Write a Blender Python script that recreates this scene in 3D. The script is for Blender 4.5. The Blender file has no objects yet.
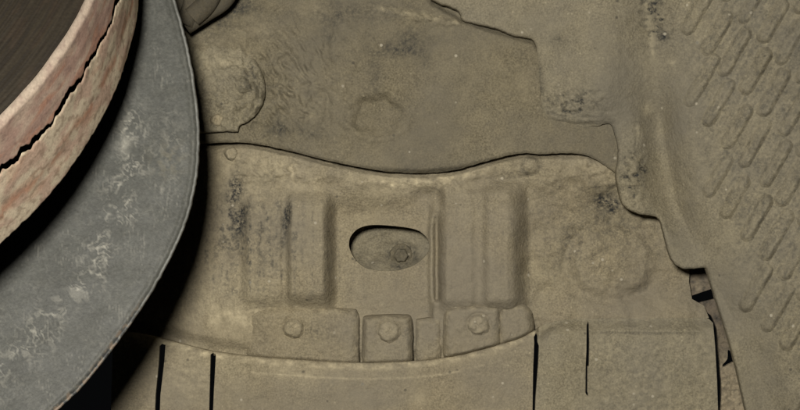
import bpy, math
import numpy as np

# ------------------------------------------------------------------ camera, world, lamp
scene = bpy.context.scene
COL = scene.collection
S = 0.00045          # metres per photo pixel on the wall of the wheel arch
D = 0.60             # camera distance to that wall
Z0 = 0.55            # height of the picture centre above the ground
CX, CY = 400.0, 205.0

cam_d = bpy.data.cameras.new('camera')
cam_d.sensor_width = 36.0
cam_d.lens = 36.0 * D / (800 * S)
cam_d.clip_start = 0.01
cam_d.clip_end = 50
cam = bpy.data.objects.new('camera', cam_d)
cam.location = (0, -D, Z0)
cam.rotation_euler = (math.pi / 2, 0, 0)
COL.objects.link(cam)
scene.camera = cam

world = bpy.data.worlds.new('World')
scene.world = world
world.use_nodes = True
bg = world.node_tree.nodes['Background']
bg.inputs[0].default_value = (0.85, 0.92, 1.0, 1)
bg.inputs[1].default_value = 0.0025

fl = bpy.data.lights.new('camera_flash', 'AREA')     # the flash above left of the lens
fl.shape = 'DISK'
fl.size = 0.07
fl.energy = 3.75
fl.color = (1.0, 0.96, 0.91)
flash = bpy.data.objects.new('camera_flash', fl)
flash.location = (-0.055, -D + 0.0, Z0 + 0.090)
COL.objects.link(flash)
from mathutils import Vector, Matrix
flash.rotation_euler = (Vector((0.0, 0, Z0 - 0.005)) - Vector(flash.location)).to_track_quat('-Z', 'Y').to_euler()

scene.view_settings.view_transform = 'Standard'
scene.view_settings.look = 'None'
scene.view_settings.exposure = 0
scene.view_settings.gamma = 1
scene.view_settings.use_curve_mapping = False
scene.cycles.max_bounces = 4

# ------------------------------------------------------------------ noise and small maths
def _hash(ix, iy, seed):
    n = (ix.astype(np.int64) * 374761393 + iy.astype(np.int64) * 668265263 + seed * 974634777) & 0xFFFFFFFF
    n = ((n ^ (n >> 13)) * 1274126177) & 0xFFFFFFFF
    n = n ^ (n >> 16)
    return (n & 0xFFFF) / 65535.0

def perlin(x, y, seed=0):
    x0 = np.floor(x); y0 = np.floor(y)
    fx = x - x0; fy = y - y0
    def g(ix, iy, dx, dy):
        a = _hash(ix, iy, seed) * 2 * np.pi
        return np.cos(a) * dx + np.sin(a) * dy
    u = fx * fx * fx * (fx * (fx * 6 - 15) + 10); v = fy * fy * fy * (fy * (fy * 6 - 15) + 10)
    a = g(x0, y0, fx, fy); b = g(x0 + 1, y0, fx - 1, fy)
    c = g(x0, y0 + 1, fx, fy - 1); d = g(x0 + 1, y0 + 1, fx - 1, fy - 1)
    return ((a + (b - a) * u) * (1 - v) + (c + (d - c) * u) * v) * 1.5

def fbm(x, y, seed=0, oc=4, gain=.5):
    o = np.zeros_like(x, dtype=float); a = 1.0
    for i in range(oc):
        o += a * perlin(x * 2 ** i + 17.3 * i, y * 2 ** i - 9.1 * i, seed + i)
        a *= gain
    return o

def sm(x, a, b):
    t = np.clip((x - a) / (b - a), 0, 1)
    return t * t * (3 - 2 * t)

def gs(u, v, cu, cv, ru, rv, ang=0.0):
    a = math.radians(ang); du = u - cu; dv = v - cv
    p = du * math.cos(a) + dv * math.sin(a); q = -du * math.sin(a) + dv * math.cos(a)
    return np.exp(-(p / ru) ** 2 - (q / rv) ** 2)

def curve(pts, n=6, jit=0.0, seed=3, closed=False):
    """a smooth line through the points, with a little unevenness"""
    P = np.array(pts, float)
    out = []
    m = len(P)
    for i in range(m if closed else m - 1):
        if closed:
            p0, p1, p2, p3 = P[(i - 1) % m], P[i], P[(i + 1) % m], P[(i + 2) % m]
        else:
            p0, p1, p2, p3 = P[max(i - 1, 0)], P[i], P[i + 1], P[min(i + 2, m - 1)]
        for k in range(n):
            t = k / n
            out.append(.5 * ((2 * p1) + (-p0 + p2) * t + (2 * p0 - 5 * p1 + 4 * p2 - p3) * t * t + (-p0 + 3 * p1 - 3 * p2 + p3) * t ** 3))
    if not closed:
        out.append(P[-1])
    out = np.array(out)
    if jit:
        out = out + jit * np.stack([fbm(out[:, 0] / 5, out[:, 1] / 5, seed, 3), fbm(out[:, 0] / 5, out[:, 1] / 5, seed + 9, 3)], 1)
    return [tuple(p) for p in out]

def sdf(U, V, poly):
    """signed distance (positive inside) and nearest outline point"""
    P = np.array(poly, float); Q = np.roll(P, -1, 0)
    best = np.full(U.shape, 1e9); nu = np.zeros_like(U); nv = np.zeros_like(U)
    ins = np.zeros(U.shape, bool)
    for (ax, ay), (bx, by) in zip(P, Q):
        dx, dy = bx - ax, by - ay
        L = dx * dx + dy * dy
        if L < 1e-9:
            continue
        t = np.clip(((U - ax) * dx + (V - ay) * dy) / L, 0, 1)
        qx = ax + t * dx; qy = ay + t * dy
        d = (U - qx) ** 2 + (V - qy) ** 2
        m = d < best
        best[m] = d[m]; nu[m] = qx[m]; nv[m] = qy[m]
        if dy != 0:
            c = ((ay > V) != (by > V)) & (U < dx * (V - ay) / dy + ax)
            ins ^= c
    d = np.sqrt(best)
    return np.where(ins, d, -d), nu, nv

def P3(u, v, h):
    """point of the place at height h (mm towards the viewer) above the arch wall"""
    h = np.asarray(h) / 1000.0
    k = (D - h) / D
    return np.stack([(u - CX) * S * k, -h, Z0 + (CY - v) * S * k], -1)

# ------------------------------------------------------------------ objects
def empty(name, label, cat, loc, group=None):
    o = bpy.data.objects.new(name, None)
    o.empty_display_size = 0.02
    o.location = loc
    o['label'] = label; o['category'] = cat
    if group:
        o['group'] = group
    COL.objects.link(o)
    return o

def mesh_obj(name, V, F4, F3, mat, parent=None, cols=None, smooth=True, label=None):
    me = bpy.data.meshes.new(name)
    V = np.asarray(V, float)
    if parent is not None:
        pl = Vector((0, 0, 0)); q = parent
        while q is not None:
            pl = pl + q.location; q = q.parent
        V = V - np.array(pl)
    F4 = np.asarray(F4, np.int32).reshape(-1, 4); F3 = np.asarray(F3, np.int32).reshape(-1, 3)
    me.vertices.add(len(V)); me.vertices.foreach_set('co', V.ravel())
    loops = np.concatenate([F4.ravel(), F3.ravel()]).astype(np.int32)
    me.loops.add(len(loops)); me.loops.foreach_set('vertex_index', loops)
    tot = np.concatenate([np.full(len(F4), 4), np.full(len(F3), 3)]).astype(np.int32)
    st = np.concatenate([[0], np.cumsum(tot)[:-1]]).astype(np.int32)
    me.polygons.add(len(tot))
    me.polygons.foreach_set('loop_start', st)
    me.polygons.foreach_set('loop_total', tot)
    me.polygons.foreach_set('use_smooth', np.full(len(tot), smooth))
    me.update(calc_edges=True)
    me.validate()
    if cols is not None:
        a = me.attributes.new('tint', 'FLOAT_COLOR', 'POINT')
        c = np.ones((len(V), 4)); c[:, :3] = cols
        a.data.foreach_set('color', c.ravel())
    me.materials.append(mat)
    o = bpy.data.objects.new(name, me)
    if label:
        o['label'] = label
    if parent is not None:
        o.parent = parent
    COL.objects.link(o)
    return o

def panel(name, poly, hf, mat, th=3.0, parent=None, step=1.0, rr=0.0, rd=0.0, soft=False, holes=(), tint=None, label=None, walls=True):
    """a moulded sheet: outline, height over it, a rolled edge and a wall going back th mm"""
    A = np.array(poly)
    u = np.arange(A[:, 0].min() - step, A[:, 0].max() + 2 * step, step)
    v = np.arange(A[:, 1].min() - step, A[:, 1].max() + 2 * step, step)
    U, V = np.meshgrid(u, v)
    d, nu, nv = sdf(U, V, poly)
    for hp in holes:
        d2, nu2, nv2 = sdf(U, V, hp)
        m = -d2 < d
        d = np.where(m, -d2, d); nu = np.where(m, nu2, nu); nv = np.where(m, nv2, nv)
    near = (np.abs(d) < .5 * step)
    # face test at centres
    dc = .25 * (d[:-1, :-1] + d[1:, :-1] + d[:-1, 1:] + d[1:, 1:])
    keep = dc > 0
    ny, nx = U.shape
    idx = np.arange(ny * nx).reshape(ny, nx)
    q = np.stack([idx[:-1, :-1], idx[1:, :-1], idx[1:, 1:], idx[:-1, 1:]], -1)[keep]
    # outline vertices: on an edge used once
    e = np.concatenate([q[:, [0, 1]], q[:, [1, 2]], q[:, [2, 3]], q[:, [3, 0]]])
    key = np.minimum(e[:, 0], e[:, 1]) * (ny * nx) + np.maximum(e[:, 0], e[:, 1])
    _, inv, cnt = np.unique(key, return_inverse=True, return_counts=True)
    be = e[cnt[inv] == 1]
    Uf, Vf, df = U.ravel().copy(), V.ravel().copy(), d.ravel().copy()
    bv = np.unique(be)
    Uf[bv] = nu.ravel()[bv]; Vf[bv] = nv.ravel()[bv]; df[bv] = 0
    used = np.unique(q)
    remap = np.full(ny * nx, -1); remap[used] = np.arange(len(used))
    uu, vv, dd = Uf[used], Vf[used], np.maximum(df[used], 0)
    h = hf(uu, vv, dd)
    if rr:
        t = np.clip(1 - dd / rr, 0, 1)
        h = h - rd * (t ** 2.2 if soft else (1 - np.sqrt(np.maximum(1 - t * t, 0))))
    co = P3(uu, vv, h)
    col = tint(uu, vv, dd) if tint is not None else None
    F = remap[q]
    if walls:
        bi = remap[bv]
        n0 = len(co)
        rim = co[bi]
        back = P3(uu[bi], vv[bi], h[bi] - th)
        # walls go straight back, not along the sight line
        back[:, 0] = rim[:, 0]; back[:, 2] = rim[:, 2]
        m2 = {int(a): i for i, a in enumerate(bv)}
        a = np.array([m2[int(x)] for x in be[:, 0]]); b = np.array([m2[int(x)] for x in be[:, 1]])
        nb = len(bi)
        W = np.stack([n0 + b, n0 + a, n0 + nb + a, n0 + nb + b], 1)
        co = np.concatenate([co, rim, back])
        F = np.concatenate([F, W])
        if col is not None:
            col = np.concatenate([col, col[bi], col[bi]])
    return mesh_obj(name, co, F, [], mat, parent, col, label=label)

# ------------------------------------------------------------------ materials
def new_mat(name):
    m = bpy.data.materials.new(name)
    m.use_nodes = True
    nt = m.node_tree
    b = nt.nodes['Principled BSDF']
    return m, nt, b

def nd(nt, typ, **kw):
    n = nt.nodes.new(typ)
    for k, v in kw.items():
        setattr(n, k, v)
    return n

def noise_node(nt, vec, scale, detail=4, rough=.55):
    n = nd(nt, 'ShaderNodeTexNoise')
    n.inputs['Scale'].default_value = scale
    n.inputs['Detail'].default_value = detail
    n.inputs['Roughness'].default_value = rough
    nt.links.new(vec, n.inputs['Vector'])
    return n.outputs['Fac']

def ramp(nt, fac, stops):
    r = nd(nt, 'ShaderNodeValToRGB')
    el = r.color_ramp.elements
    while len(el) < len(stops):
        el.new(.5)
    for e_, (p, c) in zip(el, stops):
        e_.position = p
        e_.color = (c, c, c, 1) if not isinstance(c, tuple) else (*c, 1)
    nt.links.new(fac, r.inputs['Fac'])
    return r.outputs['Color']

def mix(nt, fac, a, b, blend='MIX'):
    m = nd(nt, 'ShaderNodeMix', data_type='RGBA', blend_type=blend)
    for s_, x in ((m.inputs[0], fac), (m.inputs[6], a), (m.inputs[7], b)):
        if hasattr(x, 'is_output'):
            nt.links.new(x, s_)
        elif isinstance(x, tuple):
            s_.default_value = (*x, 1)
        else:
            s_.default_value = x
    return m.outputs[2]

def math_n(nt, op, a, b, clamp=True):
    m = nd(nt, 'ShaderNodeMath', operation=op, use_clamp=clamp)
    for i, x in enumerate((a, b)):
        if hasattr(x, 'is_output'):
            nt.links.new(x, m.inputs[i])
        else:
            m.inputs[i].default_value = x
    return m.outputs[0]

def dusty(name, c1, c2, plastic=(.035, .036, .034), rough=.95):
    """road dust on black plastic: tint R = darker tone (rubbed or greasy patches, a painted shadow), G = paler tone (dust, a painted lit edge), B = bare worn plastic shining through"""
    m, nt, b = new_mat(name)
    pos = nd(nt, 'ShaderNodeNewGeometry').outputs['Position']
    at = nd(nt, 'ShaderNodeAttribute', attribute_name='tint')
    sp = nd(nt, 'ShaderNodeSeparateColor')
    nt.links.new(at.outputs['Color'], sp.inputs[0])
    R, G, B = sp.outputs[0], sp.outputs[1], sp.outputs[2]
    big = ramp(nt, noise_node(nt, pos, 28, 5), [(.3, 0.), (.7, 1.)])
    mid = ramp(nt, noise_node(nt, pos, 120, 6, .68), [(.36, 0.), (.66, 1.)])
    fine = ramp(nt, noise_node(nt, pos, 1250, 2, .6), [(.3, .60), (.7, 1.30)])
    base = mix(nt, big, c1, c2)
    base = mix(nt, math_n(nt, 'MULTIPLY', mid, .46), base, tuple(.64 * x for x in c1))
    patch = ramp(nt, noise_node(nt, pos, 60, 3, .6), [(.35, .5), (.65, 1.)])
    base = mix(nt, patch, base, mix(nt, 1.0, base, fine, 'MULTIPLY'))
    v2 = nd(nt, 'ShaderNodeTexVoronoi', feature='F1')
    v2.inputs['Scale'].default_value = 620
    nt.links.new(pos, v2.inputs['Vector'])
    s2 = nd(nt, 'ShaderNodeSeparateColor')
    nt.links.new(v2.outputs['Color'], s2.inputs[0])
    n2 = ramp(nt, v2.outputs['Distance'], [(.15, 1.), (.35, 0.)])
    crumbs = math_n(nt, 'MULTIPLY', n2, ramp(nt, s2.outputs[0], [(.80, 0.), (.95, 1.)]))
    crumbs = math_n(nt, 'MULTIPLY', crumbs, ramp(nt, noise_node(nt, pos, 45, 3, .6), [(.40, .05), (.68, .7)]))
    base = mix(nt, crumbs, base, tuple(min(1.75 * x, .8) for x in c2))
    hue = ramp(nt, noise_node(nt, pos, 17, 5, .62), [(.40, 0.), (.64, .75)])
    base = mix(nt, hue, base, tuple(.82 * (.72 * x + .28 * c1[1]) for x in c1))
    # pale dust, and the lit edge painted along the skirt crest
    pal = math_n(nt, 'MULTIPLY', G, ramp(nt, noise_node(nt, pos, 420, 4, .7), [(.36, .25), (.62, 1.)]))
    base = mix(nt, pal, base, tuple(min(1.9 * x, .8) for x in c2))
    # bare plastic showing through the dust
    w = math_n(nt, 'MULTIPLY', B, ramp(nt, noise_node(nt, pos, 520, 4, .65), [(.42, 0.), (.60, 1.)]))
    base = mix(nt, math_n(nt, 'MULTIPLY', w, .75), base, tuple(1.5 * x for x in plastic))
    g_ = math_n(nt, 'MULTIPLY', R, ramp(nt, noise_node(nt, pos, 700, 4, .7), [(.36, .1), (.58, 1.)]))
    base = mix(nt, g_, base, plastic)
    # scattered pale grains
    vo = nd(nt, 'ShaderNodeTexVoronoi', feature='F1')
    vo.inputs['Scale'].default_value = 240
    vo.inputs['Randomness'].default_value = 1
    nt.links.new(pos, vo.inputs['Vector'])
    spv = nd(nt, 'ShaderNodeSeparateColor')
    nt.links.new(vo.outputs['Color'], spv.inputs[0])
    near = ramp(nt, vo.outputs['Distance'], [(.12, 1.), (.2, 0.)])
    some = ramp(nt, spv.outputs[0], [(.93, 0.), (.95, 1.)])
    base = mix(nt, math_n(nt, 'MULTIPLY', math_n(nt, 'MULTIPLY', near, some), .55), base, (.55, .50, .38))
    dk = ramp(nt, spv.outputs[1], [(.95, 0.), (.96, 1.)])
    base = mix(nt, math_n(nt, 'MULTIPLY', math_n(nt, 'MULTIPLY', near, dk), .5), base, plastic)
    nt.links.new(base, b.inputs['Base Color'])
    b.inputs['Roughness'].default_value = rough
    b.inputs['Specular IOR Level'].default_value = .12
    f1 = noise_node(nt, pos, 750, 3, .6)
    f2 = noise_node(nt, pos, 260, 5, .6)
    hh = math_n(nt, 'ADD', math_n(nt, 'MULTIPLY', f1, .5, False), f2, False)
    bp = nd(nt, 'ShaderNodeBump')
    bp.inputs['Strength'].default_value = .6
    bp.inputs['Distance'].default_value = .0010
    nt.links.new(hh, bp.inputs['Height'])
    nt.links.new(bp.outputs[0], b.inputs['Normal'])
    return m

def tinted(name, rough=.7, spec=.3, metal=0.0, bump=.0004, bscale=700, stretch=None):
    """colour of the thing itself from its point colours, with fine grain"""
    m, nt, b = new_mat(name)
    pos = nd(nt, 'ShaderNodeNewGeometry').outputs['Position']
    at = nd(nt, 'ShaderNodeAttribute', attribute_name='tint')
    f = ramp(nt, noise_node(nt, pos, 1100, 3, .6), [(.3, .82), (.7, 1.14)])
    base = mix(nt, 1.0, at.outputs['Color'], f, 'MULTIPLY')
    nt.links.new(base, b.inputs['Base Color'])
    b.inputs['Roughness'].default_value = rough
    b.inputs['Specular IOR Level'].default_value = spec
    b.inputs['Metallic'].default_value = metal
    bp = nd(nt, 'ShaderNodeBump')
    bp.inputs['Strength'].default_value = .6
    bp.inputs['Distance'].default_value = bump
    nt.links.new(noise_node(nt, pos, bscale, 5, .7), bp.inputs['Height'])
    nt.links.new(bp.outputs[0], b.inputs['Normal'])
    return m

M_WARM = dusty('warm_road_dust', (.298, .250, .158), (.342, .294, .188))
M_OLIVE = dusty('olive_road_dust', (.196, .168, .106), (.240, .206, .131))
M_GREY = dusty('grey_road_dust', (.290, .252, .163), (.335, .293, .191))
M_ARCH = dusty('arch_road_dust', (.250, .218, .143), (.300, .261, .170))
M_BRACKET = dusty('bracket_dirt', (.20, .155, .10), (.29, .245, .16))
M_RUST = tinted('rusty_iron', .85, .2, bump=.0001, bscale=800)
M_FACE = tinted('worn_iron', .5, .4, bump=.0002)
M_STEEL = tinted('painted_steel', .55, .35, bump=.0003, bscale=900)
M_HOSE = dusty('dusty_rubber', (.085, .074, .048), (.12, .10, .064))

# ------------------------------------------------------------------ shared dirt relief
def grain(u, v, amp=1.0, seed=1):
    return amp * (.22 * fbm(u / 9, v / 9, seed, 4, .55) + .55 * fbm(u / 45, v / 45, seed + 5, 3))

def coarse(u, v, seed=2):
    return fbm(u / 7, v / 6, seed, 3, .6)

# ------------------------------------------------------------------ inner arch liner (lower)
def interp(u, pts):
    P = np.array(pts); return np.interp(u, P[:, 0], P[:, 1])

low_pts = [(120, 141), (205, 143), (240, 142), (262, 145), (290, 151), (330, 161), (370, 169), (400, 172.5), (430, 173), (455, 170), (480, 163), (505, 156), (525, 153), (560, 153), (588, 156), (612, 170), (640, 190)]
crest_pts = curve([(60, 318), (110, 329), (135, 333), (160, 338), (190, 346), (212, 351), (240, 355), (270, 358), (300, 360), (330, 362),
                   (365, 363), (400, 362), (430, 360), (455, 356), (480, 350), (505, 343), (522, 337), (534, 331), (545, 324), (565, 320), (590, 318.5), (700, 318), (760, 318)], 6)

def h_liner(u, v, d):
    h = grain(u, v, 1.0, 1)
    vm = sm(v, 182, 208) * (1 - sm(v, 290, 312))
    # shelf under the lip of the sheet above
    edge = 184 + 9 * perlin(u / 34, u * 0 + 3.3, 8) + 8 * np.exp(-((u - 425) / 22) ** 2)
    shelf = (1 - sm(v, edge - 8, edge + 9)) * sm(u, 215, 250)
    h = h + shelf * 3.0 + shelf * .8 * fbm(u / 13, v / 9, 33, 3)
    h = h - 4.0 * (1 - sm(v - interp(u, low_pts), 0.5, 7)) * (1 - gs(u, v, 598, 170, 30, 14))
    # corrugations
    wob = 2.5 * perlin(v / 40, u * 0, 7)
    x = u + wob * .5
    h = h + vm * 8.0 * sm(x, 281, 293) * (1 - sm(x, 321, 339))
    h = h + vm * 4.4 * sm(x, 238, 252) * (1 - sm(x, 279, 289))
    rec = sm(x, 321, 338) * (1 - sm(x, 427, 436)) * sm(v, 192, 216)
    h = h - 4.6 * rec
    h = h - 4.4 * np.exp(-((x - 436.5) / 3.2) ** 2) * sm(v, 208, 226) * (1 - sm(v, 298, 304)) + 1.5 * np.exp(-((x - 430.5) / 3.0) ** 2) * sm(v, 206, 236) * (1 - sm(v, 292, 302))
    vm2 = sm(v, 174, 198) * (1 - .75 * sm(v, 298, 318)) * (1 - .16 * np.exp(-((v - 209) / 8.0) ** 2))
    h = h + vm2 * (5.4 * sm(x, 437, 448) * (1 - sm(x, 470, 485)) + 8.6 * sm(x, 472, 492) * (1 - sm(x, 506, 531)))
    h = h - 3.6 * gs(u, v, 425, 196, 14, 9, -15) - 3.2 * gs(u, v, 500, 181, 28, 7, -8)
    # right field
    rf = sm(u, 512, 532)
    h = h - 5.0 * rf * sm(v, 172, 235)
    rr_ = np.sqrt(((u - 612) / 46) ** 2 + ((v - 262) / 38) ** 2)
    h = h + rf * (2.2 * (1 - sm(rr_, .72, 1.08)) - 1.2 * np.exp(-((rr_ - 1.0) / .16) ** 2))
    h = h + rf * 1.4 * fbm(u / 30, v / 22, 61, 3) * sm(v, 160, 190)
    # crumbs of mud lying along the lip at the right end
    h = h + 1.6 * gs(u, v, 600, 166, 16, 7, 25) + .9 * coarse(u, v, 77) * gs(u, v, 598, 172, 22, 12, 25)
    # clip head mound and the one under the faint mound
    h = h + 1.6 * gs(u, v, 531, 166, 8, 7) - .4 * np.exp(-((np.hypot(u - 531, (v - 166) * 1.1) - 10) / 2.5) ** 2)
    # left end falls away behind the shield
    h = h - 7 * sm(222 - u, 0, 70) ** 1.3 - .9 * gs(u, v, 238, 255, 7, 50)
    # base of the lugs
    h = h - 1.4 * sm(v, 296, 318) * sm(u, 236, 262) * (1 - sm(u, 525, 538))
    h = h + 3.2 * sm(v, 290, 318) * sm(u, 536, 560)
    # flare towards the skirt
    c = interp(u, crest_pts)
    h = h - (3.4 * (1 - sm(u, 520, 545)) ) * sm(v - c, -16, -3)
    # grit in the left part
    h = h + .5 * coarse(u, v, 21) * (gs(u, v, 230, 195, 26, 30) + 1.5 * gs(u, v, 290, 168, 50, 16) + 1.3 * gs(u, v, 432, 183, 46, 8) + .6 * gs(u, v, 270, 250, 60, 60))
    return h

def t_liner(u, v, d):
    st = np.zeros((len(u), 3))
    br = fbm(u / 10, v / 14, 40, 3)
    R = (1.0 * gs(u, v, 234, 190, 9, 18, 15) + 1.25 * gs(u, v, 241, 218, 7, 13, 18) + .4 * gs(u, v, 236, 245, 6, 20, 15)
         + 1.6 * gs(u, v, 287, 217, 3.6, 13, 8) + .55 * gs(u, v, 284, 238, 4, 16, 8)
         + 1.0 * gs(u, v, 607, 203, 11, 8, 25) + .35 * gs(u, v, 607, 205, 24, 15, 25) + .5 * gs(u, v, 600, 187, 13, 2.5, -4)
         + .30 * gs(u, v, 272, 175, 12, 14) + .25 * gs(u, v, 612, 225, 40, 12) + .25 * gs(u, v, 700, 285, 8, 18)
         + .35 * gs(u, v, 700, 275, 5, 12) + .22 * gs(u, v, 500, 176, 26, 10))
    R = R + .75 * np.exp(-((np.hypot(u - 531, (v - 166) * 1.1) - 9) / 2.2) ** 2) * .5 + .5 * gs(u, v, 262, 232, 3, 40, 3) * (br > -.1) + .45 * gs(u, v, 228, 225, 4, 45, 12) * (br > 0) + .25 * gs(u, v, 330, 240, 5, 50) + .2 * gs(u, v, 440, 190, 14, 8)
    st[:, 0] = np.clip(R * (1.15 + .8 * br), 0, 1)
    G = (.5 * gs(u, v, 405, 184, 50, 7, 4) + .5 * gs(u, v, 450, 176, 45, 5, -8) + .35 * gs(u, v, 285, 172, 26, 9, 20) + .25 * gs(u, v, 590, 165, 16, 6, 20)
         + .22 * gs(u, v, 432, 280, 5, 26) + .25 * gs(u, v, 250, 180, 60, 30) + .18 * gs(u, v, 230, 290, 50, 40) + .25 * gs(u, v, 220, 320, 40, 14) + .35 * gs(u, v, 290, 320, 60, 14))
    st[:, 1] = np.clip(G * (1 + .9 * br), 0, 1)
    B = .40 * gs(u, v, 258, 240, 30, 55) + .25 * gs(u, v, 610, 240, 60, 40) + .5 * gs(u, v, 224, 240, 12, 40) * (br > 0) + .18 * gs(u, v, 560, 240, 30, 60)
    B = B + .45 * sm(fbm(u / 4.5, v / 55, 45, 3), .05, .5) * sm(v, 185, 215) * (1 - sm(v, 285, 305)) * (1 - .6 * sm(u, 330, 350))
    st[:, 2] = np.clip(B * (1 + .8 * br) + .06, 0, 1)
    return st

liner = empty('inner_arch_liner', 'dusty moulded inner arch liner with an oval hole, ribs, clipped lugs and slotted skirt', 'arch liner', tuple(P3(400., 350., 0.)))
hole = curve([(349, 243), (351, 236), (358.5, 228.5), (372, 225), (394, 226), (413, 228.8), (422, 233), (428, 240), (429, 250), (422, 259.5),
              (410, 267), (391, 271), (367, 268.5), (355, 259), (350, 250)], 6, closed=True)
cr = [p for p in crest_pts if 104 <= p[0] <= 690]
outline = [(104, 100), (724, 100), (724, 232), (690, 262), (689, 282), (692, 299), (704, 306), (709, 318)] + [(x, y + 4) for x, y in reversed(cr)]
panel('panel', outline, h_liner, M_WARM, 2.5, liner, holes=[hole], tint=t_liner)

# skirt flaps below the fold
def h_skirt(u, v, d):
    c = interp(u, crest_pts)
    e = v - c
    right = sm(u, 534, 541)
    lv = right * h_liner(u, c - 1.0, d) * (1 - sm(e, 0, 40))
    h = lv + (1 - right) * (1.2 + 2.2 * np.sqrt(np.clip(e / 9, 0, 1)) + 1.0 * sm(e, 6, 18)) + right * .15 + 1.2 * sm(e, 10, 80)
    h = h + right * (5.2 * sm(e, -1, 15) + 1.6 * sm(u, 536, 552) * sm(e, 0, 9) * (1 - sm(u, 552, 600))) - .6 * right * np.exp(-((v - 333 - .006 * (u - 640)) / 1.1) ** 2) * sm(u, 586, 594) * (1 - sm(u, 697, 706))
    h = h + grain(u, v, .7, 12) + .25 * coarse(u, v, 19) * right
    return h

def t_skirt(u, v, d):
    st = np.zeros((len(u), 3))
    e = v - interp(u, crest_pts)
    br = fbm(u / 14, v / 6, 90, 3)
    st[:, 0] = np.clip(.5 * np.exp(-((v - 333 - .006 * (u - 640)) / 1.0) ** 2) * sm(u, 588, 596) * (1 - sm(u, 697, 706)), 0, 1)
    st[:, 1] = np.clip(.26 * np.exp(-((e - 16) / 1.1) ** 2) * sm(u, 235, 260) * (1 - sm(u, 470, 500)) * (1 + 1.2 * br) + .2 * gs(u, v, 300, 372, 50, 12) + .3 * gs(u, v, 420, 398, 6, 5) + .2 * gs(u, v, 190, 370, 30, 40) * (1 + br), 0, 1)
    st[:, 1] = np.clip(st[:, 1] + .50 * np.exp(-((e - 3.0) / 3.6) ** 2) * (1 - sm(u, 530, 560)) * (.7 + br), 0, 1)  # light on the skirt's lip, painted as a pale band along the crest
    st[:, 1] = np.clip(st[:, 1] + .30 * sm(u, 588, 600) * sm(v, 334, 344) * sm(fbm(u / 6, v / 6, 92, 3), -.1, .4) * .45, 0, 1)
    st[:, 2] = np.clip(.10 + .16 * sm(u, 588, 600) * sm(v, 334, 344) + .15 * br * sm(u, 588, 600), 0, 1)
    return st

def crest_between(a, b, off=0.0):
    xs = [p for p in crest_pts if a + .5 < p[0] < b - .5]
    ya, yb = float(interp(np.array([a]), crest_pts)[0]), float(interp(np.array([b]), crest_pts)[0])
    return [(a, ya + off)] + [(x, y + off) for x, y in xs] + [(b, yb + off)]

BOT = 450
f1 = crest_between(113, 162) + [(162, 344), (159.5, 346), (158.5, 365), (155.5, 395), (153.5, BOT), (110, BOT)]
f2 = crest_between(162, 213) + [(213, 353), (210.5, 354.5), (210, 375), (208, BOT), (158.5, BOT), (160.5, 395), (164.5, 360), (165.5, 345), (162, 344)]
f3 = crest_between(213, 536) + [(536, 333), (533.8, 337), (534.2, 342), (533, 372), (532, BOT), (211.5, BOT), (214, 390), (216, 354.5), (213, 353)]
f4 = crest_between(536, 588) + [(588, 321), (586.6, 325), (586.4, 350), (585.6, 366), (585.4, 393), (586.5, 395), (588, 396), (588, BOT), (533.8, BOT), (535.5, 400), (538.2, 365), (539, 346), (537.5, 342), (537.5, 336), (536, 333)]
f5 = crest_between(588, 704) + [(709, 319), (713, 323), (715, 345), (717, 380), (718, 410), (719, BOT), (588, BOT), (588, 396), (588.2, 394), (587.4, 392), (587.6, 367), (589, 366), (589.4, 345), (589, 325), (588, 321)]
for k, f in enumerate((f1, f2, f3, f4, f5)):
    panel('skirt_flap', f, h_skirt, M_GREY if k > 2 else M_WARM, 2.2, liner, tint=t_skirt)

# lugs with push pins
def lathe_pin(name, u, v, h, r, parent, seed, proud=1.6):
    prof = [(0, -.30), (.2, -.30), (.36, -.1), (.52, .05), (.68, -.05), (.80, -.35), (.90, -.8), (.98, -1.4), (1.1, -2.0), (1.25, -3.0)]
    n = 40
    Vs = []; F4 = []; F3 = []
    c = P3(np.array([u]), np.array([v]), np.array([h]))[0]
    rp = r * S * (D - h / 1000) / D
    a = np.arange(n) / n * 2 * np.pi
    for k, (f, y) in enumerate(prof):
        x = f * np.cos(a); z = f * np.sin(a)
        q = y * 1.0 + .22 * fbm(x * 5 + seed, z * 5, 25, 2) + .5 * fbm(x * 2.2 + seed, z * 2.2 + seed * 2, 5, 3)
        rad = 1 + .11 * fbm(x * 1.4 + seed, z * 1.4, 15, 2)
        Vs.append(np.stack([c[0] + x * rp * rad, c[1] - (proud + q) / 1000.0, c[2] + z * rp * rad], 1))
    Vs = np.concatenate(Vs)
    for k in range(len(prof) - 1):
        for i in range(n):
            j = (i + 1) % n
            F4.append((k * n + i, k * n + j, (k + 1) * n + j, (k + 1) * n + i))
    col = np.zeros((len(Vs), 3)); col[:, 1] = .2; col[:, 0] = .16 * (np.hypot((Vs[:, 0] - c[0]) / rp, (Vs[:, 2] - c[2]) / rp) > .86) * (np.hypot((Vs[:, 0] - c[0]) / rp, (Vs[:, 2] - c[2]) / rp) < 1.1); col[:, 2] = .25
    return mesh_obj(name, Vs, F4, [], M_WARM, parent, col)

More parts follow.
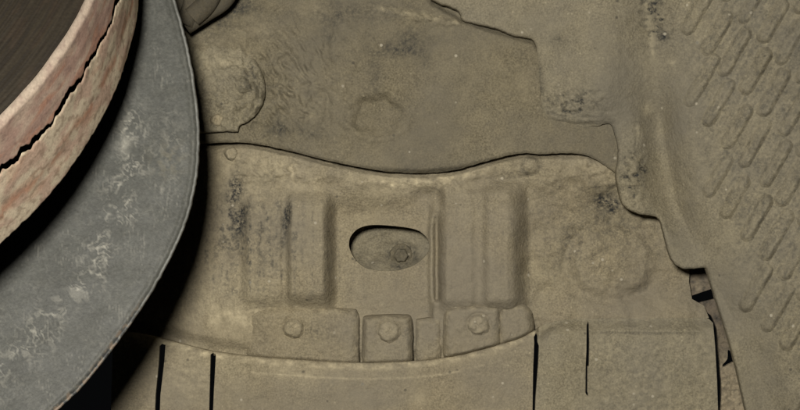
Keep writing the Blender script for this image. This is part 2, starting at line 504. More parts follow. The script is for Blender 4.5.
def lug(poly, base, seed, pin=None, rr=7, rd=2.6, mat=None):
    poly = curve(poly, 4, .5, seed, closed=True)
    def hf(u, v, d):
        h = base + grain(u, v, .8, seed) + .3 * coarse(u, v, seed + 3)
        h = h - (base + 2.0) * sm(v - interp(u, crest_pts), -3, 4)
        if seed == 51:
            h = h - 2.2 * (1 - sm(u, 244, 270))
        if pin:
            rp = np.hypot(u - pin[0], v - pin[1])
            h = h - .7 * np.exp(-((rp - pin[2] * 1.12) / 2.2) ** 2)
        return h
    def tf(u, v, d):
        st = np.zeros((len(u), 3))
        st[:, 2] = .12
        if pin:
            st[:, 2] += .35 * gs(u, v, pin[0] + 22, pin[1] + 4, 15, 9)
        st[:, 1] = np.clip(.3 * np.exp(-((d - 3) / 2.5) ** 2) * (.4 + fbm(u / 9, v / 9, seed, 2)), 0, 1)
        return st
    o = panel('lug', poly, hf, mat or M_WARM, 7.0, liner, rr=rr, rd=rd, soft=True, tint=tf)
    if pin:
        lathe_pin('push_pin', pin[0], pin[1], base, pin[2], o, seed)
    return o

lug([(246, 313), (250, 309), (300, 307.5), (350, 309), (357, 312), (359, 320), (358.5, 352), (357, 372), (330, 372), (290, 370), (255, 368), (246, 366), (245, 335)], 1.6, 51, (294, 328, 9.5), rr=10, rd=3.4)
lug([(362.5, 322), (365, 317), (372, 315.5), (400, 315), (409, 316), (412, 320), (413, 335), (412.5, 352), (411, 372), (395, 373), (370, 373), (363, 372), (362, 345)], 3.2, 52, (389, 331, 10.5), rr=7, rd=4.6)
lug([(416, 324), (420, 319.5), (430, 318), (438, 319), (441, 323), (441, 340), (440, 366), (436, 370), (420, 370), (416, 368)], .2, 53, None, rr=7, rd=2.2)
lug([(444, 315), (448, 308), (456, 304.5), (480, 303.5), (499, 303.5), (502, 306), (502.5, 322), (502, 338), (500, 354), (480, 360), (455, 366), (446, 366), (443, 345)], 5.2, 54, (478.5, 325, 10.0), rr=9, rd=5.4)
lug([(498, 304.5), (503, 303.5), (522, 304), (530, 309), (533, 318), (534, 332), (528, 346), (512, 352), (500, 354), (497, 330), (497, 312)], 4.0, 55, None, rr=9, rd=4.6)
lathe_pin('push_pin', 231.5, 153.5, float(h_liner(np.array([231.5]), np.array([154.]), None)[0]) + .3, 6.5, liner, 9, 1.3)

# ------------------------------------------------------------------ body metal seen through the hole, with its bolt
body = empty('body_panel', 'dusty dished body metal with a bolt seen through the oval hole', 'body panel', tuple(P3(395., 300., -14.)))
def h_dish(u, v, d):
    du, dv = (u - 402) / 1.0, (v - 257) / .8
    r = np.hypot(du, dv)
    h = -19.0 + .09 * (u - 390)
    h = h + 10.0 * sm(v, 246, 276)                       # the near slope comes up to the edge of the hole
    h = h - 3.2 * np.exp(-(r / 17) ** 2)                # seat of the bolt
    h = h + .4 * np.cos(np.clip(np.hypot(u - 398, (v - 275) / .85) - 10, 0, 60) * 2 * np.pi / 15.0) * sm(r, 14, 22)
    h = h + grain(u, v, .8, 71) + .35 * coarse(u, v, 72)
    return h
def t_dish(u, v, d):
    st = np.zeros((len(u), 3))
    r = np.hypot(u - 402, (v - 256) / .9)
    st[:, 0] = np.clip(.75 * np.exp(-((r - 13) / 4.0) ** 2) * (.6 + fbm(u / 6, v / 6, 73, 2)) + .25 * gs(u, v, 368, 268, 12, 6, -25), 0, 1)
    st[:, 1] = .30 * gs(u, v, 388, 266, 9, 5)
    st[:, 2] = .2
    return st
panel('dish', [(310, 190), (470, 190), (470, 312), (310, 312)], h_dish, M_ARCH, 1.0, body, tint=t_dish)

def hex_bolt(u, v, h, r, parent):
    c = P3(np.array([u]), np.array([v]), np.array([h]))[0]
    rp = r * S * (D - h / 1000) / D
    Vs = []; F = []
    def ring(f, y, n, hexa):
        a = np.arange(36) / 36 * 2 * np.pi + .3
        k = 1.0
        if hexa:
            k = np.cos(np.pi / 6) / np.cos((a % (np.pi / 3)) - np.pi / 6)
        Vs.append(np.stack([c[0] + f * k * rp * np.cos(a), np.full(36, c[1] - y / 1000.), c[2] + f * k * rp * np.sin(a)], 1))
    for f, y, hx in ((1.25, -1.0, 0), (1.22, .7, 0), (1.1, 1.1, 0), (.82, 1.2, 1), (.80, 3.4, 1), (.70, 4.2, 1), (.45, 4.3, 0), (.33, 3.7, 0), (0.0, 3.6, 0)):
        ring(f, y, 36, hx)
    Vs = np.concatenate(Vs)
    Vs += .00032 * np.stack([fbm(Vs[:, 0] * 500 + 9 * i, Vs[:, 2] * 500 + Vs[:, 1] * 300, 4 + i, 3) for i in range(3)], 1)
    for k in range(8):
        for i in range(36):
            j = (i + 1) % 36
            F.append((k * 36 + i, k * 36 + j, (k + 1) * 36 + j, (k + 1) * 36 + i))
    col = np.zeros((len(Vs), 3)); col[:, 0] = .25; col[:, 2] = .3
    return mesh_obj('bolt', Vs, F, [], M_OLIVE, parent, col)
hex_bolt(401, 255, -17.0, 9.0, body)

# ------------------------------------------------------------------ sheet above
sheet = empty('insulation_sheet', 'olive dusty upper sheet lapping over the ribbed liner with a wavy lower edge', 'insulation sheet', tuple(P3(400., 170., 6.)))
low = curve([(120, 141), (170, 143), (205, 143.3), (240, 142.3), (262, 145), (290, 151), (330, 161), (370, 169), (400, 172.5), (430, 173), (455, 170), (480, 163),
             (505, 156.2), (525, 153), (540, 154.3), (560, 153.2), (576, 153.6), (588, 156), (599, 161.5), (612, 170.5), (632, 184)], 7, .35, 14)
def h_sheet(u, v, d):
    h = 7.2 + grain(u, v, .8, 101) - 9 * ((1 - sm(v, -60, 95)) ** 2)
    # woven fleece texture on the left part
    wv = gs(u, v, 290, 85, 62, 62) + .35 * gs(u, v, 225, 85, 50, 60)
    wu = u + 3 * fbm(u / 24, v / 24, 104, 2); wq = v + 3 * fbm(u / 24, v / 24, 105, 2)
    p = .62 * wu + .78 * wq; q = -.78 * wu + .62 * wq
    h = h + wv * (2.0 * perlin(p / 13, q / 7.0, 106) + .9 * perlin(p / 6, q / 4, 107))
    # crease and swelling near it
    h = h + 1.0 * sm(u, 322, 334) * (1 - sm(u, 334, 420)) - .9 * np.exp(-((u - 329 - 3 * perlin(v / 30, v * 0, 5)) / 3.5) ** 2) * (1 - sm(v, 120, 150))
    # round dimple
    r = np.sqrt(((u - 377) / 27) ** 2 + ((v - 115) / 21) ** 2)
    r = r + .10 * fbm(u / 14, v / 14, 109, 2)
    h = h - 3.0 * (1 - sm(r, .60, 1.08)) + .8 * np.exp(-((r - 1.2) / .16) ** 2)
    # ridge of caked dirt under the top lip
    y = 6 + .17 * (u - 385)
    h = h + 1.8 * np.exp(-((v - y - 6) / 5) ** 2) * sm(u, 350, 385) * (1 - sm(u, 450, 470)) * (1 + .8 * fbm(u / 12, v / 8, 110, 3))
    h = h - 1.1 * gs(u, v, 405, 50, 24, 18)
    # the lip rolls back at the lower edge, most in the middle
    h = h - 2.2 * (1 - sm(d, 0, 5)) * gs(u, v, 425, 170, 45, 30) - .5 * (1 - sm(d, 0, 3))
    # top right: hollow below the big moulding
    h = h - 1.2 * sm(u, 470, 540) * (1 - sm(v, 60, 130))
    yl = np.interp(u, [420, 436, 461, 490, 533, 545], [-4, 2, 17, 27, 39, 60])
    h = h - 3.2 * (1 - sm(v - yl, .5, 7)) * sm(u, 425, 436) * (1 - sm(u, 532, 540))
    # falls away at far left
    h = h - 7 * sm(230 - u, 0, 80) - 5 * (1 - sm(v, 5, 55)) * (1 - sm(u, 215, 330))
    h = h + .45 * coarse(u, v, 113) * (gs(u, v, 265, 110, 60, 25) + gs(u, v, 572, 108, 30, 18) + .5 * gs(u, v, 380, 8, 60, 14))
    return h
def t_sheet(u, v, d):
    st = np.zeros((len(u), 3))
    br = fbm(u / 16, v / 14, 120, 3)
    R = (.45 * gs(u, v, 408, 48, 26, 16) + .38 * gs(u, v, 285, 128, 34, 9, 10) + .30 * gs(u, v, 250, 82, 26, 14) + .50 * gs(u, v, 222, 14, 42, 20, -22)  # last term: shadow falling from above, painted into the sheet's dark tint
         + .28 * gs(u, v, 360, 12, 60, 9) + .25 * gs(u, v, 373, 60, 10, 30) + .2 * gs(u, v, 545, 45, 10, 10) + .28 * gs(u, v, 430, 169, 55, 3.2) + .2 * gs(u, v, 335, 30, 20, 30))
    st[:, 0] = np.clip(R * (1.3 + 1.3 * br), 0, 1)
    y = 6 + .17 * (u - 385)
    G = (.7 * np.exp(-((v - y - 3) / 3.2) ** 2) * sm(u, 360, 392) * (1 - sm(u, 452, 466)) + .32 * gs(u, v, 315, 10, 18, 7) + .30 * gs(u, v, 215, 62, 34, 24)
         + .25 * gs(u, v, 245, 30, 40, 10) + .18 * gs(u, v, 300, 95, 40, 35) + .12 * gs(u, v, 377, 135, 20, 4))
    st[:, 1] = np.clip(G * (1 + 1.1 * br), 0, 1)
    st[:, 2] = np.clip(.10 + .16 * br + .2 * gs(u, v, 260, 100, 50, 40) + .25 * gs(u, v, 572, 108, 28, 16), 0, 1)
    return st
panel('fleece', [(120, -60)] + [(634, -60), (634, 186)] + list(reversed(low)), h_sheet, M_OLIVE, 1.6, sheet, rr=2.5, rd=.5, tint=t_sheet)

# curled flap at the left
flap = empty('felt_flap', 'small curled felt flap with a clip behind the grey brake shield', 'felt flap', tuple(P3(230., 131., 9.)))
fo = curve([(120, 10), (190, 8), (240, 22), (251, 44), (254, 56), (259, 66), (263.5, 78), (265, 91), (262, 105), (255, 115.5), (246, 122.5), (239, 125.5)], 6, .5, 31)
fo += [(238.5, 128), (238, 131.5), (234, 131.8)] + curve([(226, 131.4), (205, 132.5), (180, 133), (120, 133)], 4, .4, 33)
def h_flap(u, v, d):
    h = h_sheet(u, v, d * 0 + 50)
    t = sm(v, 34, 92)
    h = h - 1.0 + 6.5 * t + .6 * coarse(u, v, 131) + .5 * perlin(u / 9, v / 7, 133)
    h = h + 1.6 * np.exp(-((d - 4.5) / 3.0) ** 2) * t * sm(u, 238, 252) - 2.2 * np.exp(-((d - 12) / 5.0) ** 2) * t * sm(u, 232, 250)
    h = h - 1.2 * np.exp(-((u - 235) / 2.0) ** 2) * sm(v, 108, 116) * 0.6
    h = h - 2.2 * (1 - t) * (1 - sm(d, 0, 14))
    return h
def t_flap(u, v, d):
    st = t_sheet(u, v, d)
    st[:, 0] = np.clip(st[:, 0] + .75 * gs(u, v, 255, 74, 2.6, 11, -14) * sm(fbm(u / 4, v / 7, 140, 2), -.3, .3), 0, 1)
    return st
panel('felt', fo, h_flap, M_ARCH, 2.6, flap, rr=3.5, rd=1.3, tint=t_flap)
lathe_pin('clip', 217, 120, float(h_flap(np.array([217.]), np.array([120.]), np.array([20.]))[0]) + .2, 6.5, flap, 4, 1.1)

# ------------------------------------------------------------------ ribbed arch liner on the right
arch = empty('wheel_arch_liner', 'large greyish dusty wheel arch liner with rows of raised oblong pads', 'arch liner', tuple(P3(700., 300., 10.)))
left_edge = curve([(425, -60), (428, -8), (436, 1.5), (446, 5.5), (456, 9.5), (460, 13.5), (461.5, 19), (466, 21.5), (476, 23.8), (490, 27.2), (498, 29), (506, 32.8), (516, 36.2), (530, 38.6), (535, 43),
                   (537, 55), (538.5, 68), (539.5, 82), (540.5, 96), (541.5, 108), (547, 117.5), (556, 123), (575, 126.2), (597, 125.8), (607, 123.5), (612, 126), (615, 135), (618, 148), (617.5, 162), (616, 172),
                   (617.5, 186), (621, 200), (627, 208.5), (638, 213.5), (650, 215.6), (658, 217.8), (662, 226), (665.5, 240), (669, 253), (673, 261.5), (679, 267), (687, 269), (704, 267.4)], 5, .45, 44)
left_edge += curve([(706, 268), (711, 284), (719, 309), (731, 348), (739, 380), (746, 412), (752, 450)], 5, .3, 45)
def valley(v):
    return np.interp(v, [-60, 0, 60, 110, 160, 200, 260, 320, 450], [640, 648, 655, 660, 668, 676, 700, 735, 790])
def h_arch(u, v, d):
    w = valley(v)
    h = 9.8 + grain(u, v, .8, 201)
    lift = 1 - .60 * gs(u, v, 540, 85, 40, 48) - .70 * gs(u, v, 580, 126, 44, 20)
    h = h + 2.4 * (lift - 1)
    h = h + 8.0 * np.exp(-((u - 608 + .1 * v) / 34) ** 2) * (1 - sm(v, 80, 150))
    h = h - 1.6 * gs(u, v, 548, 45, 16, 30)
    h = h - 6.5 * np.exp(-((u - w + 6) / 17) ** 2) * sm(v, 60, 130) * (1 - sm(v, 205, 265))
    h = h + 4.0 * gs(u, v, 634, 172, 14, 36)
    h = h + 3.6 * sm(u - w, -6, 34) + .16 * np.clip(u - w, 0, 400) + .07 * np.clip(v - 190, 0, 400)
    h = h + 2.0 * sm(v, 180, 300)
    h = h - 1.5 * gs(u, v, 665, 110, 10, 26, 20)
    pit = gs(u, v, 634, 172, 13, 28) + 1.0 * gs(u, v, 572, 105, 26, 16) + .8 * gs(u, v, 656, 20, 14, 26, -14)
    h = h - 1.3 * pit * sm(fbm(u / 8, v / 5, 208, 3), 0, .5)
    fld = sm(u - w, 18, 60)
    h = h + fld * (.22 * coarse(u, v, 210) + .16 * fbm(u / 3.2, v / 3.2, 212, 2))
    return h
def t_arch(u, v, d):
    st = np.zeros((len(u), 3))
    br = fbm(u / 12, v / 12, 220, 3)
    fld = sm(u - valley(v), 14, 60)
    R = (.8 * gs(u, v, 663, 38, 3.5, 7, -15) + .25 * gs(u, v, 655, 14, 12, 20, -10) + .45 * gs(u, v, 559, 42, 7, 7) + .30 * gs(u, v, 543, 82, 5, 14) + .5 * gs(u, v, 614, 138, 3.5, 15, -10)
         + .4 * gs(u, v, 540, 74, 1.6, 22) + .38 * gs(u, v, 634, 172, 12, 26) * sm(br, -.1, .4) + .35 * gs(u, v, 740, 20, 14, 8, 40) + .22 * gs(u, v, 800, 60, 40, 40) + .35 * gs(u, v, 570, 96, 22, 10) * sm(br, 0, .4))
    pit = gs(u, v, 634, 172, 13, 28) + 1.0 * gs(u, v, 572, 105, 26, 16) + 1.3 * gs(u, v, 656, 20, 14, 26, -14)
    R = R + .8 * pit * sm(fbm(u / 8, v / 5, 208, 3), -.05, .4)
    st[:, 0] = np.clip(R * (1 + .9 * br), 0, 1)
    G = .3 * np.exp(-((u - valley(v) + 2) / 3) ** 2) * (1 - sm(v, 40, 70)) + .35 * gs(u, v, 648, 109, 6, 6) + .4 * gs(u, v, 638, 132, 4, 6) + .3 * gs(u, v, 672, 62, 4, 4) + .25 * gs(u, v, 575, 126, 28, 2.5)
    st[:, 1] = np.clip(G * (1 + br), 0, 1)
    stk = fbm((u * .866 + v * .5) / 3.5, (u * -.5 + v * .866) / 22, 224, 3)
    st[:, 1] = np.clip(st[:, 1] + fld * .15 * sm(-stk, .05, .5), 0, 1)
    st[:, 2] = np.clip(.10 + fld * (.20 + .22 * br + .26 * sm(stk, 0, .5)) + .35 * gs(u, v, 572, 105, 26, 16), 0, 1)
    return st
def soft_part(u, v):
    return np.clip(.55 * gs(u, v, 536, 80, 22, 42) + gs(u, v, 572, 128, 44, 18), 0, 1)
def h_arch_edge(u, v, d):
    t = np.clip(1 - d / 3.5, 0, 1); k = soft_part(u, v)
    return h_arch(u, v, d) - (1 - k) * 1.4 * (1 - np.sqrt(np.maximum(1 - t * t, 0))) - k * 2.4 * (1 - sm(d, 0, 7))
arch_poly = left_edge + [(870, 450), (870, -60)]
panel('panel', arch_poly, h_arch_edge, M_ARCH, 3.2, arch, tint=t_arch)

# raised pads on it
DIRU, DIRV = .50, -.866
def pad(tu, tv, L, W, seed):
    """an oblong pad whose lower end is at (tu, tv)"""
    r = W / 2
    a = np.arange(0, np.pi + .01, np.pi / 8)
    px, py = -DIRV, DIRU                               # across
    pts = []
    for t in a:                                        # lower end
        pts.append((tu + DIRU * r + r * (math.cos(t) * px - math.sin(t) * DIRU), tv + DIRV * r + r * (math.cos(t) * py - math.sin(t) * DIRV)))
    cu, cv = tu + DIRU * (L - r), tv + DIRV * (L - r)
    for t in a:
        pts.append((cu - r * (math.cos(t) * px - math.sin(t) * DIRU), cv - r * (math.cos(t) * py - math.sin(t) * DIRV)))
    pts = curve(pts, 2, .6, seed, closed=True)
    def hf(u, v, d):
        worn = .85 + .3 * perlin(u / 30, v / 30, 300)
        ac = ((u - tu) - DIRU * r) * px + ((v - tv) - DIRV * r) * py
        s_ = np.clip(.5 + ac / W, 0, 1)
        return h_arch(u, v, d) - .5 + worn * (.9 + 3.9 * s_ ** 1.2) * sm(d, 0, 7.5) + .12 * coarse(u, v, seed)
    def tf(u, v, d):
        st = t_arch(u, v, d)
        st[:, 1] = np.clip(st[:, 1] + .22 * np.exp(-((d - 4) / 1.8) ** 2) * sm(fbm(u / 7, v / 9, seed, 2), -.1, .4), 0, 1)
        return st
    panel('raised_pad', pts, hf, M_ARCH, 1.0, arch, step=1.25, tint=tf)
rng = np.random.default_rng(5)
edge_P = np.array(left_edge)
for r in range(-3, 7):
    for k in range(-6, 12):
        tu, tv = 720 + r * -18 + k * 19, 77 + r * 52 + k * 20
        if not (-30 < tv < 470 and tu < 850):
            continue
        if tu < valley(min(tv, 215)) + 22:
            continue
        e = np.interp(tv, [-60, 200, 270, 310, 350, 412, 470], [600, 640, 706, 720, 732, 746, 756])
        if tu < e + 20:
            continue
        pad(tu + rng.uniform(-2, 2), tv + rng.uniform(-2, 2), 60 + rng.uniform(-6, 6), 20 + rng.uniform(-1, 1.5), 300 + r * 20 + k)

# ------------------------------------------------------------------ bracket in the gap at the right
br_ = empty('metal_bracket', 'dirty brown metal bracket in the dark gap between the two arch liners', 'bracket', tuple(P3(715., 400., -8.)))
def h_tab(u, v, d):
    return -10.0 + grain(u, v, .6, 401) - .05 * (v - 280) + .5 * coarse(u, v, 402)
def t_br(u, v, d):
    st = np.zeros((len(u), 3)); b = fbm(u / 7, v / 9, 410, 3)
    st[:, 0] = np.clip(.12 + .6 * b, 0, .7) * (1 - sm(v, 330, 352)); st[:, 1] = np.clip(.5 * sm(v, 345, 380) + .35 * gs(u, v, 698, 285, 9, 8), 0, 1); st[:, 2] = np.clip(.3 + .4 * b, 0, 1)
    return st
panel('tab', curve([(684, 255), (735, 255), (735, 280), (714, 288), (692, 295.5), (686, 298)], 1), h_tab, M_BRACKET, 2, br_, tint=t_br)
torn = curve([(728, 350), (733, 352.5), (740, 348), (742, 357), (736.5, 362), (731, 363), (726.5, 366), (722.5, 366), (727, 359)], 3, .7, 5, closed=True)
def h_strip(u, v, d):
    return -11.0 + grain(u, v, .7, 405) + 3.0 * sm(v, 330, 380) + .6 * coarse(u, v, 406)
panel('strip', curve([(690, 305.5), (713, 299.5), (740, 292), (775, 292), (775, 450), (722, 450), (721.5, 400), (720.5, 372), (718, 350), (717, 330), (711, 316), (700, 309)], 2, .8, 415, closed=True), h_strip, M_BRACKET, 2, br_, holes=[torn], tint=t_br)

# ------------------------------------------------------------------ brake shield
shield = empty('brake_shield', 'dark grey curved brake dust shield with pale dirt stains beside the rusty disc', 'brake shield', tuple(P3(0., 260., 90.)))
def h_shield(u, v, d):
    hb = 80 + .35 * (v - 130) * S * 1000 * .86 - .08 * (u - 150) * S * 1000
    return hb
sh_edge = curve([(158, -60), (165, -32), (175, 0), (183.5, 30), (190.5, 60), (196, 95), (199, 125), (199, 150), (196.3, 180), (190.5, 208), (182, 233), (169, 261), (150, 295), (128, 328), (105, 359), (82, 387), (61, 407.5), (30, 437), (5, 458)], 8, .5, 61)
def h_sh2(u, v, d):
    h = h_shield(u, v, d)
    h = h + 1.3 * np.exp(-((d - 1.8) / 1.5) ** 2) - 1.5 * np.exp(-((d - 6) / 3) ** 2) * .4
    h = h + .5 * fbm(u / 60, v / 60, 71, 3)
    return h
def c_shield(u, v, d):
    base = np.array([.088, .089, .075])
    n = fbm(u / 40, v / 40, 81, 4)
    c = base[None] * (1 + .10 * n + .16 * fbm(u / 4, v / 4, 86, 3))[:, None]
    pal = np.array([.44, .42, .34])
    # crawling stains: thin crooked lines and blots on a band that follows the rim
    wu = u + 5 * fbm(u / 14, v / 14, 82, 3); wv = v + 5 * fbm(u / 14, v / 14, 83, 3)
    rid = 1 - np.abs(perlin(wu / 9, wv / 7, 84)) * 3.2
    band = np.exp(-((d - 66 - 14 * perlin(v / 50, v * 0, 3)) / 15) ** 2) * sm(v, 85, 130) + .55 * np.exp(-((d - 26) / 12) ** 2) * gs(u, v, 175, 155, 40, 40) + .13
    m = sm(rid, .45, 1.0) * band * sm(fbm(u / 22, v / 22, 85, 3), -.32, .25)
    bl = sm(fbm(wu / 12, wv / 12, 87, 3), .28, .55) * band
    m = np.clip(.46 * m + .22 * bl + .50 * gs(wu, wv, 124, 144, 8, 9), 0, .85)
    # scratches
    sc = np.exp(-((perlin(u / 3.2 + v / 40, v / 70 - u / 80, 92)) / .05) ** 2) * sm(fbm(u / 30, v / 30, 93, 2), .1, .5)
    m = np.clip(m + .22 * sc, 0, .9)
    # ochre dust patch
    c = c * (1 - m[:, None]) + pal * m[:, None]
    o = .28 * gs(u, v, 168, 160, 16, 18) * sm(fbm(u / 8, v / 8, 94, 3), -.2, .4)
    c = c * (1 - o[:, None]) + np.array([.26, .23, .15]) * o[:, None]
    # bright worn rim, flaking to rust and black low down
    e = np.exp(-((d - 1.2) / 1.1) ** 2) * .5 * (.55 + .45 * sm(fbm(u / 16, v / 18, 95, 2), -.3, .3))
    c = c * (1 - e[:, None]) + np.array([.42, .42, .38]) * e[:, None]
    lowv = .75 * sm(v, 275, 340) * np.exp(-(d / 5.0) ** 4)
    fk = fbm(u / 5 + v / 16, v / 9, 96, 3)
    ru = lowv * sm(fk, -.05, .15)
    c = c * (1 - ru[:, None]) + np.array([.26, .19, .13]) * ru[:, None]
    bk = lowv * sm(-fk, .12, .3)
    c = c * (1 - bk[:, None]) + np.array([.03, .03, .032]) * bk[:, None]
    return np.clip(c, .01, .9)
panel('plate', [(-90, -60)] + sh_edge + [(-90, 458)], h_sh2, M_STEEL, 1.6, shield, tint=c_shield)

# ------------------------------------------------------------------ brake disc
au, av, nx_, nz_, hs = -267.90, 116.74, .15847, .60306, .080
R1, R0, G1, TT = .15895, .15383, .085767, .048547
k_ = (D - hs) / D
A = np.array([(au - 400) * S * k_, -hs, (205 - av) * S * k_ + Z0])
n_ = np.array([nx_, -1, nz_]); n_ /= np.linalg.norm(n_)
e1 = np.cross(n_, [0, 0, 1.]); e1 /= np.linalg.norm(e1); e1 = e1 if e1[0] > 0 else -e1
e2 = np.cross(n_, e1); e2 = e2 if e2[2] > 0 else -e2
QS = 1.085
A = np.array([0, -D, Z0]) + QS * (A - np.array([0, -D, Z0])); R1 *= QS; R0 *= QS; G1 *= QS; TT *= QS
def dpt(th, R, t):
    return A + n_ * t[..., None] + R[..., None] * (np.cos(th)[..., None] * e1 + np.sin(th)[..., None] * e2)
disc = empty('brake_disc', 'worn brake disc with a dark face and a flaking rusty rim split by a crack', 'brake disc', tuple(A + n_ * G1 - e2 * R1))
def to_px(P):
    kk = D / (D + P[..., 1])
    return np.stack([400 + P[..., 0] * kk / S, 205 - (P[..., 2] - Z0) * kk / S], -1)
def cone(th, f):      # f 0 = face side, 1 = shield side
    return dpt(th, R0 + (R1 - R0) * f, G1 + TT * (1 - f))
# where the crack runs, read on the rim
tg, fg = np.meshgrid(np.linspace(-1.5, .9, 500), np.linspace(0, 1, 160))
gp = to_px(cone(tg, fg))
crk = [(124, -12, 3), (118, 2, 3.0), (112.7, 15, 3.2), (111, 22, 1.6), (108, 31, 1.8), (103, 40, 2.2), (99.5, 46, 2.6), (93, 57, 2.6), (86, 66, 3.4), (84.6, 75, 2.0), (80.5, 81, 2.6), (74, 89, 3.6), (67, 97.5, 3.6), (60, 109, 3.4), (54.5, 118, 1.6), (49, 126, 1.8),
       (42, 132.7, 2.4), (38, 141.4, 3.2), (30, 147, 3.2), (22, 152, 3.4), (15, 160, 3.0), (8.8, 166, 3.2), (2, 170, 2.4), (-8, 178, 2.5)]
ct, cf, cw = [], [], []
for x, y, w in crk:
    i = np.unravel_index(np.argmin(np.hypot(gp[..., 0] - x, gp[..., 1] - y)), tg.shape)
    ct.append(tg[i]); cf.append(fg[i]); cw.append(w / 62.0)
o_ = np.argsort(ct); ct = np.array(ct)[o_]; cf = np.array(cf)[o_]; cw = np.array(cw)[o_]
if 0:
    tt = np.linspace(-1.3, .7, 21); b_ = cone(tt, tt * 0 + 1.); px_ = to_px(b_)
    hh_ = h_shield(px_[:, 0], px_[:, 1], None)
    print('clear', [(round(a[0]), round(a[1]), round(-p[1] * 1000), round(float(q))) for a, p, q in zip(px_, b_, hh_)])
def crack(th):
    c = np.interp(th, ct, cf, left=.45, right=.55)
    w = np.interp(th, ct, cw, left=.03, right=.03)
    j = .030 * fbm(th * 26, th * 0, 501, 2, .5) + .016 * np.tanh(2.5 * perlin(th * 27, th * 0 + 2, 503)) + .006 * np.tanh(2 * perlin(th * 120, th * 0 + 2, 505)); j2 = .045 * fbm(th * 34, th * 0 + 4, 502, 3, .5)
    return c + j - np.maximum(w * .50 + .5 * j2, .005), c + j + np.maximum(w * .50 - .4 * j2, .005)

def vis(th):           # densely meshed only where it is seen
    return th
ths = np.concatenate([np.linspace(-1.35, .75, 900), np.linspace(.75, 2 * np.pi - 1.35, 160)[1:-1]])
def strip(name, fa, fb, nf, disp, colf, mat, curl=None, label=None):
    n = len(ths)
    s_ = np.linspace(0, 1, nf)
    T_, S_ = np.meshgrid(ths, s_)
    F_ = fa(T_) * (1 - S_) + fb(T_) * S_
    R = R0 + (R1 - R0) * F_ + disp(T_, F_)
    if curl is not None:
        R = R + curl(T_, S_)
    V = dpt(T_, R, G1 + TT * (1 - F_)).reshape(-1, 3)
    col = colf(T_, F_, S_).reshape(-1, 3)
    idx = np.arange(nf * n).reshape(nf, n)
    nxt = np.roll(idx, -1, 1)
    q = np.stack([idx[:-1], nxt[:-1], nxt[1:], idx[1:]], -1).reshape(-1, 4)
    return mesh_obj(name, V, q, [], mat, disc, col, label=label)
def rdisp(T_, F_):
    x = T_ * 160; y = F_ * 48
    return .00022 * fbm(x / 22, y / 10, 511, 2) + .00003 * fbm(x / 4, y / 3, 515, 2)
def lerp(a, b, t):
    return a * (1 - t[..., None]) + b * t[..., None]
C = lambda *a: np.array(a)
def c_front(T_, F_, S_):
    x = T_ * 160; y = F_ * 48
    n = fbm(x / 9, y / 6, 521, 4); n2 = fbm(x / 22, y / 5, 523, 3); n3 = fbm(x / 3, y / 2.5, 525, 3)
    c = lerp(C(.47, .31, .235)[None, None], C(.56, .42, .31)[None, None], sm(n, -.4, .5))
    c = lerp(c, C(.50, .25, .16), .75 * sm(n2 + .25 * n, .05, .55) * sm(S_, .15, .45))
    c = lerp(c, C(.44, .37, .28), .75 * (1 - sm(S_, .06, .26 )))
    c = lerp(c, C(.26, .17, .14), .4 * sm(n3, .25, .6))
    return c
def c_rear(T_, F_, S_):
    x = T_ * 160; y = F_ * 48
    n = fbm(x / 10, y / 7, 531, 4); n3 = fbm(x / 3, y / 2.5, 535, 3)
    c = lerp(C(.72, .60, .42)[None, None], C(.60, .43, .31)[None, None], sm(n, -.3, .5))
    ln = np.exp(-((S_ - .52 - .10 * perlin(T_ * 9, T_ * 0, 537)) / .07) ** 2)
    c = lerp(c, C(.50, .24, .14), .75 * ln * sm(fbm(x / 11, y / 9, 538, 2), -.45, .15))
    c = lerp(c, C(.58, .34, .22), .40 * sm(fbm(x / 16, y / 6, 540, 3), .18, .6))
    c = lerp(c, C(.30, .21, .14), .55 * sm(n3, .12, .55))
    c = lerp(c, C(.45, .37, .26), .5 * sm(S_, .94, 1.0))
    return c
curl_f = lambda T_, S_: -.0004 * sm(S_, .97, 1.0) - .0016 * (1 - sm(S_, 0, .16))
curl_r = lambda T_, S_: -.0003 * (1 - sm(S_, 0, .03)) - .0012 * sm(S_, .96, 1.0)
strip('rust_scale', lambda t: t * 0, lambda t: crack(t)[0], 40, rdisp, c_front, M_RUST, curl_f, 'pinkish rust scale next to the dark face')
strip('rust_scale', lambda t: crack(t)[1], lambda t: t * 0 + 1.0 + .010 * fbm(t * 50, t * 0, 551, 3), 48, rdisp, c_rear, M_RUST, curl_r, 'cream coloured rust scale next to the shield')
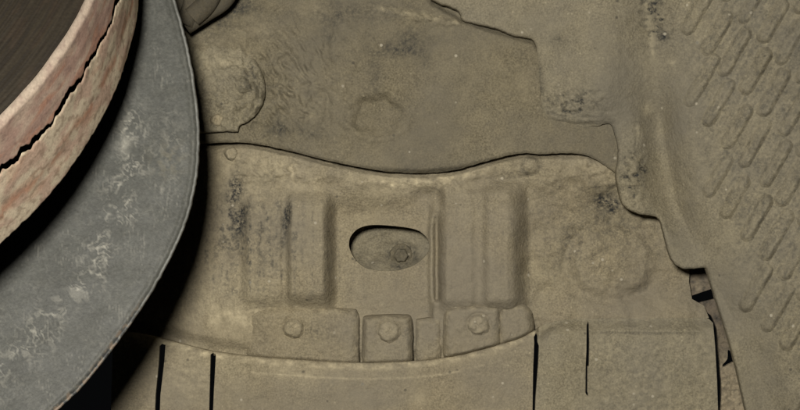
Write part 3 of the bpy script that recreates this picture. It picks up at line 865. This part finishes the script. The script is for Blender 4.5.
# iron core under the scale
strip('core', lambda t: t * 0 + .04, lambda t: t * 0 + .97, 12, lambda T_, F_: T_ * 0 - .0055, lambda T_, F_, S_: np.full(T_.shape + (3,), .012), M_FACE)
def ringface(name, ra, rb, ta, tb, n, colf, mat, disp=None):
    s_ = np.linspace(0, 1, n)
    T_, S_ = np.meshgrid(ths, s_)
    R = ra * (1 - S_) + rb * S_
    t = ta * (1 - S_) + tb * S_
    if disp is not None:
        t = t + disp(T_, R)
    V = dpt(T_, R, t).reshape(-1, 3)
    idx = np.arange(n * len(ths)).reshape(n, len(ths)); nxt = np.roll(idx, -1, 1)
    q = np.stack([idx[:-1], nxt[:-1], nxt[1:], idx[1:]], -1).reshape(-1, 4)
    return mesh_obj(name, V, q, [], mat, disc, colf(T_, R).reshape(-1, 3))
def c_face(T_, R):
    st = fbm(R * 1500, T_ * 2.5, 561, 4, .7)
    c = lerp(C(.018, .014, .009)[None, None], C(.029, .023, .014)[None, None], sm(st, -.6, .7))
    c = lerp(c, C(.06, .035, .02), .12 * sm(fbm(R * 200, T_ * 8, 565, 3), .1, .5))
    return c
ringface('friction_face', .085, R0 - .00175, G1 + TT, G1 + TT, 170, c_face, M_FACE, lambda T_, R: .00012 * perlin(R * 1100, T_ * 1.2, 567))
ringface('back_face', .10, R1 - .001, G1, G1, 6, lambda T_, R: np.full(T_.shape + (3,), .03), M_FACE)
ringface('hat', .0, .088, G1 + TT + .012, G1 + TT - .004, 12, c_face, M_FACE)

# ------------------------------------------------------------------ rubber hose loops at the top left
def tube(name, pts, r, mat, parent=None, hmm=0.0, col=(0., .1, .25)):
    P = np.array(curve(pts, 10))
    W = P3(P[:, 0], P[:, 1], np.full(len(P), 1.0) * hmm)
    W = W if not np.ndim(hmm) else W
    T = np.gradient(W, axis=0); T /= np.linalg.norm(T, axis=1)[:, None]
    N1 = np.cross(T, [0, 1., 0]); N1 /= np.linalg.norm(N1, axis=1)[:, None]
    N2 = np.cross(T, N1)
    n = 20; a = np.arange(n) / n * 2 * np.pi
    V = (W[:, None] + r / 1000 * (np.cos(a)[None, :, None] * N1[:, None] + np.sin(a)[None, :, None] * N2[:, None])).reshape(-1, 3)
    m = len(W); idx = np.arange(m * n).reshape(m, n); nxt = np.roll(idx, -1, 1)
    q = np.stack([idx[:-1], nxt[:-1], nxt[1:], idx[1:]], -1).reshape(-1, 4)
    c = np.tile(np.array(col), (len(V), 1))
    return mesh_obj(name, V, q, [], mat, parent, c)
boot = empty('rubber_boot', 'dusty ribbed rubber boot peeping out above the brake shield', 'rubber boot', tuple(P3(196., 20., 14.)))
tube('fold', [(168, -30), (176, -10), (180, 8), (180, 26)], 3.6, M_HOSE, boot, 12.0)
tube('fold', [(186, -34), (192, -14), (192, 6), (184, 24)], 4.2, M_HOSE, boot, 15.0)
tube('fold', [(213, -38), (213, -12), (206, 4), (192, 17)], 4.6, M_HOSE, boot, 17.0)
tube('fold', [(236, -40), (234, -16), (224, 2), (206, 14), (186, 27)], 3.4, M_HOSE, boot, 13.0)
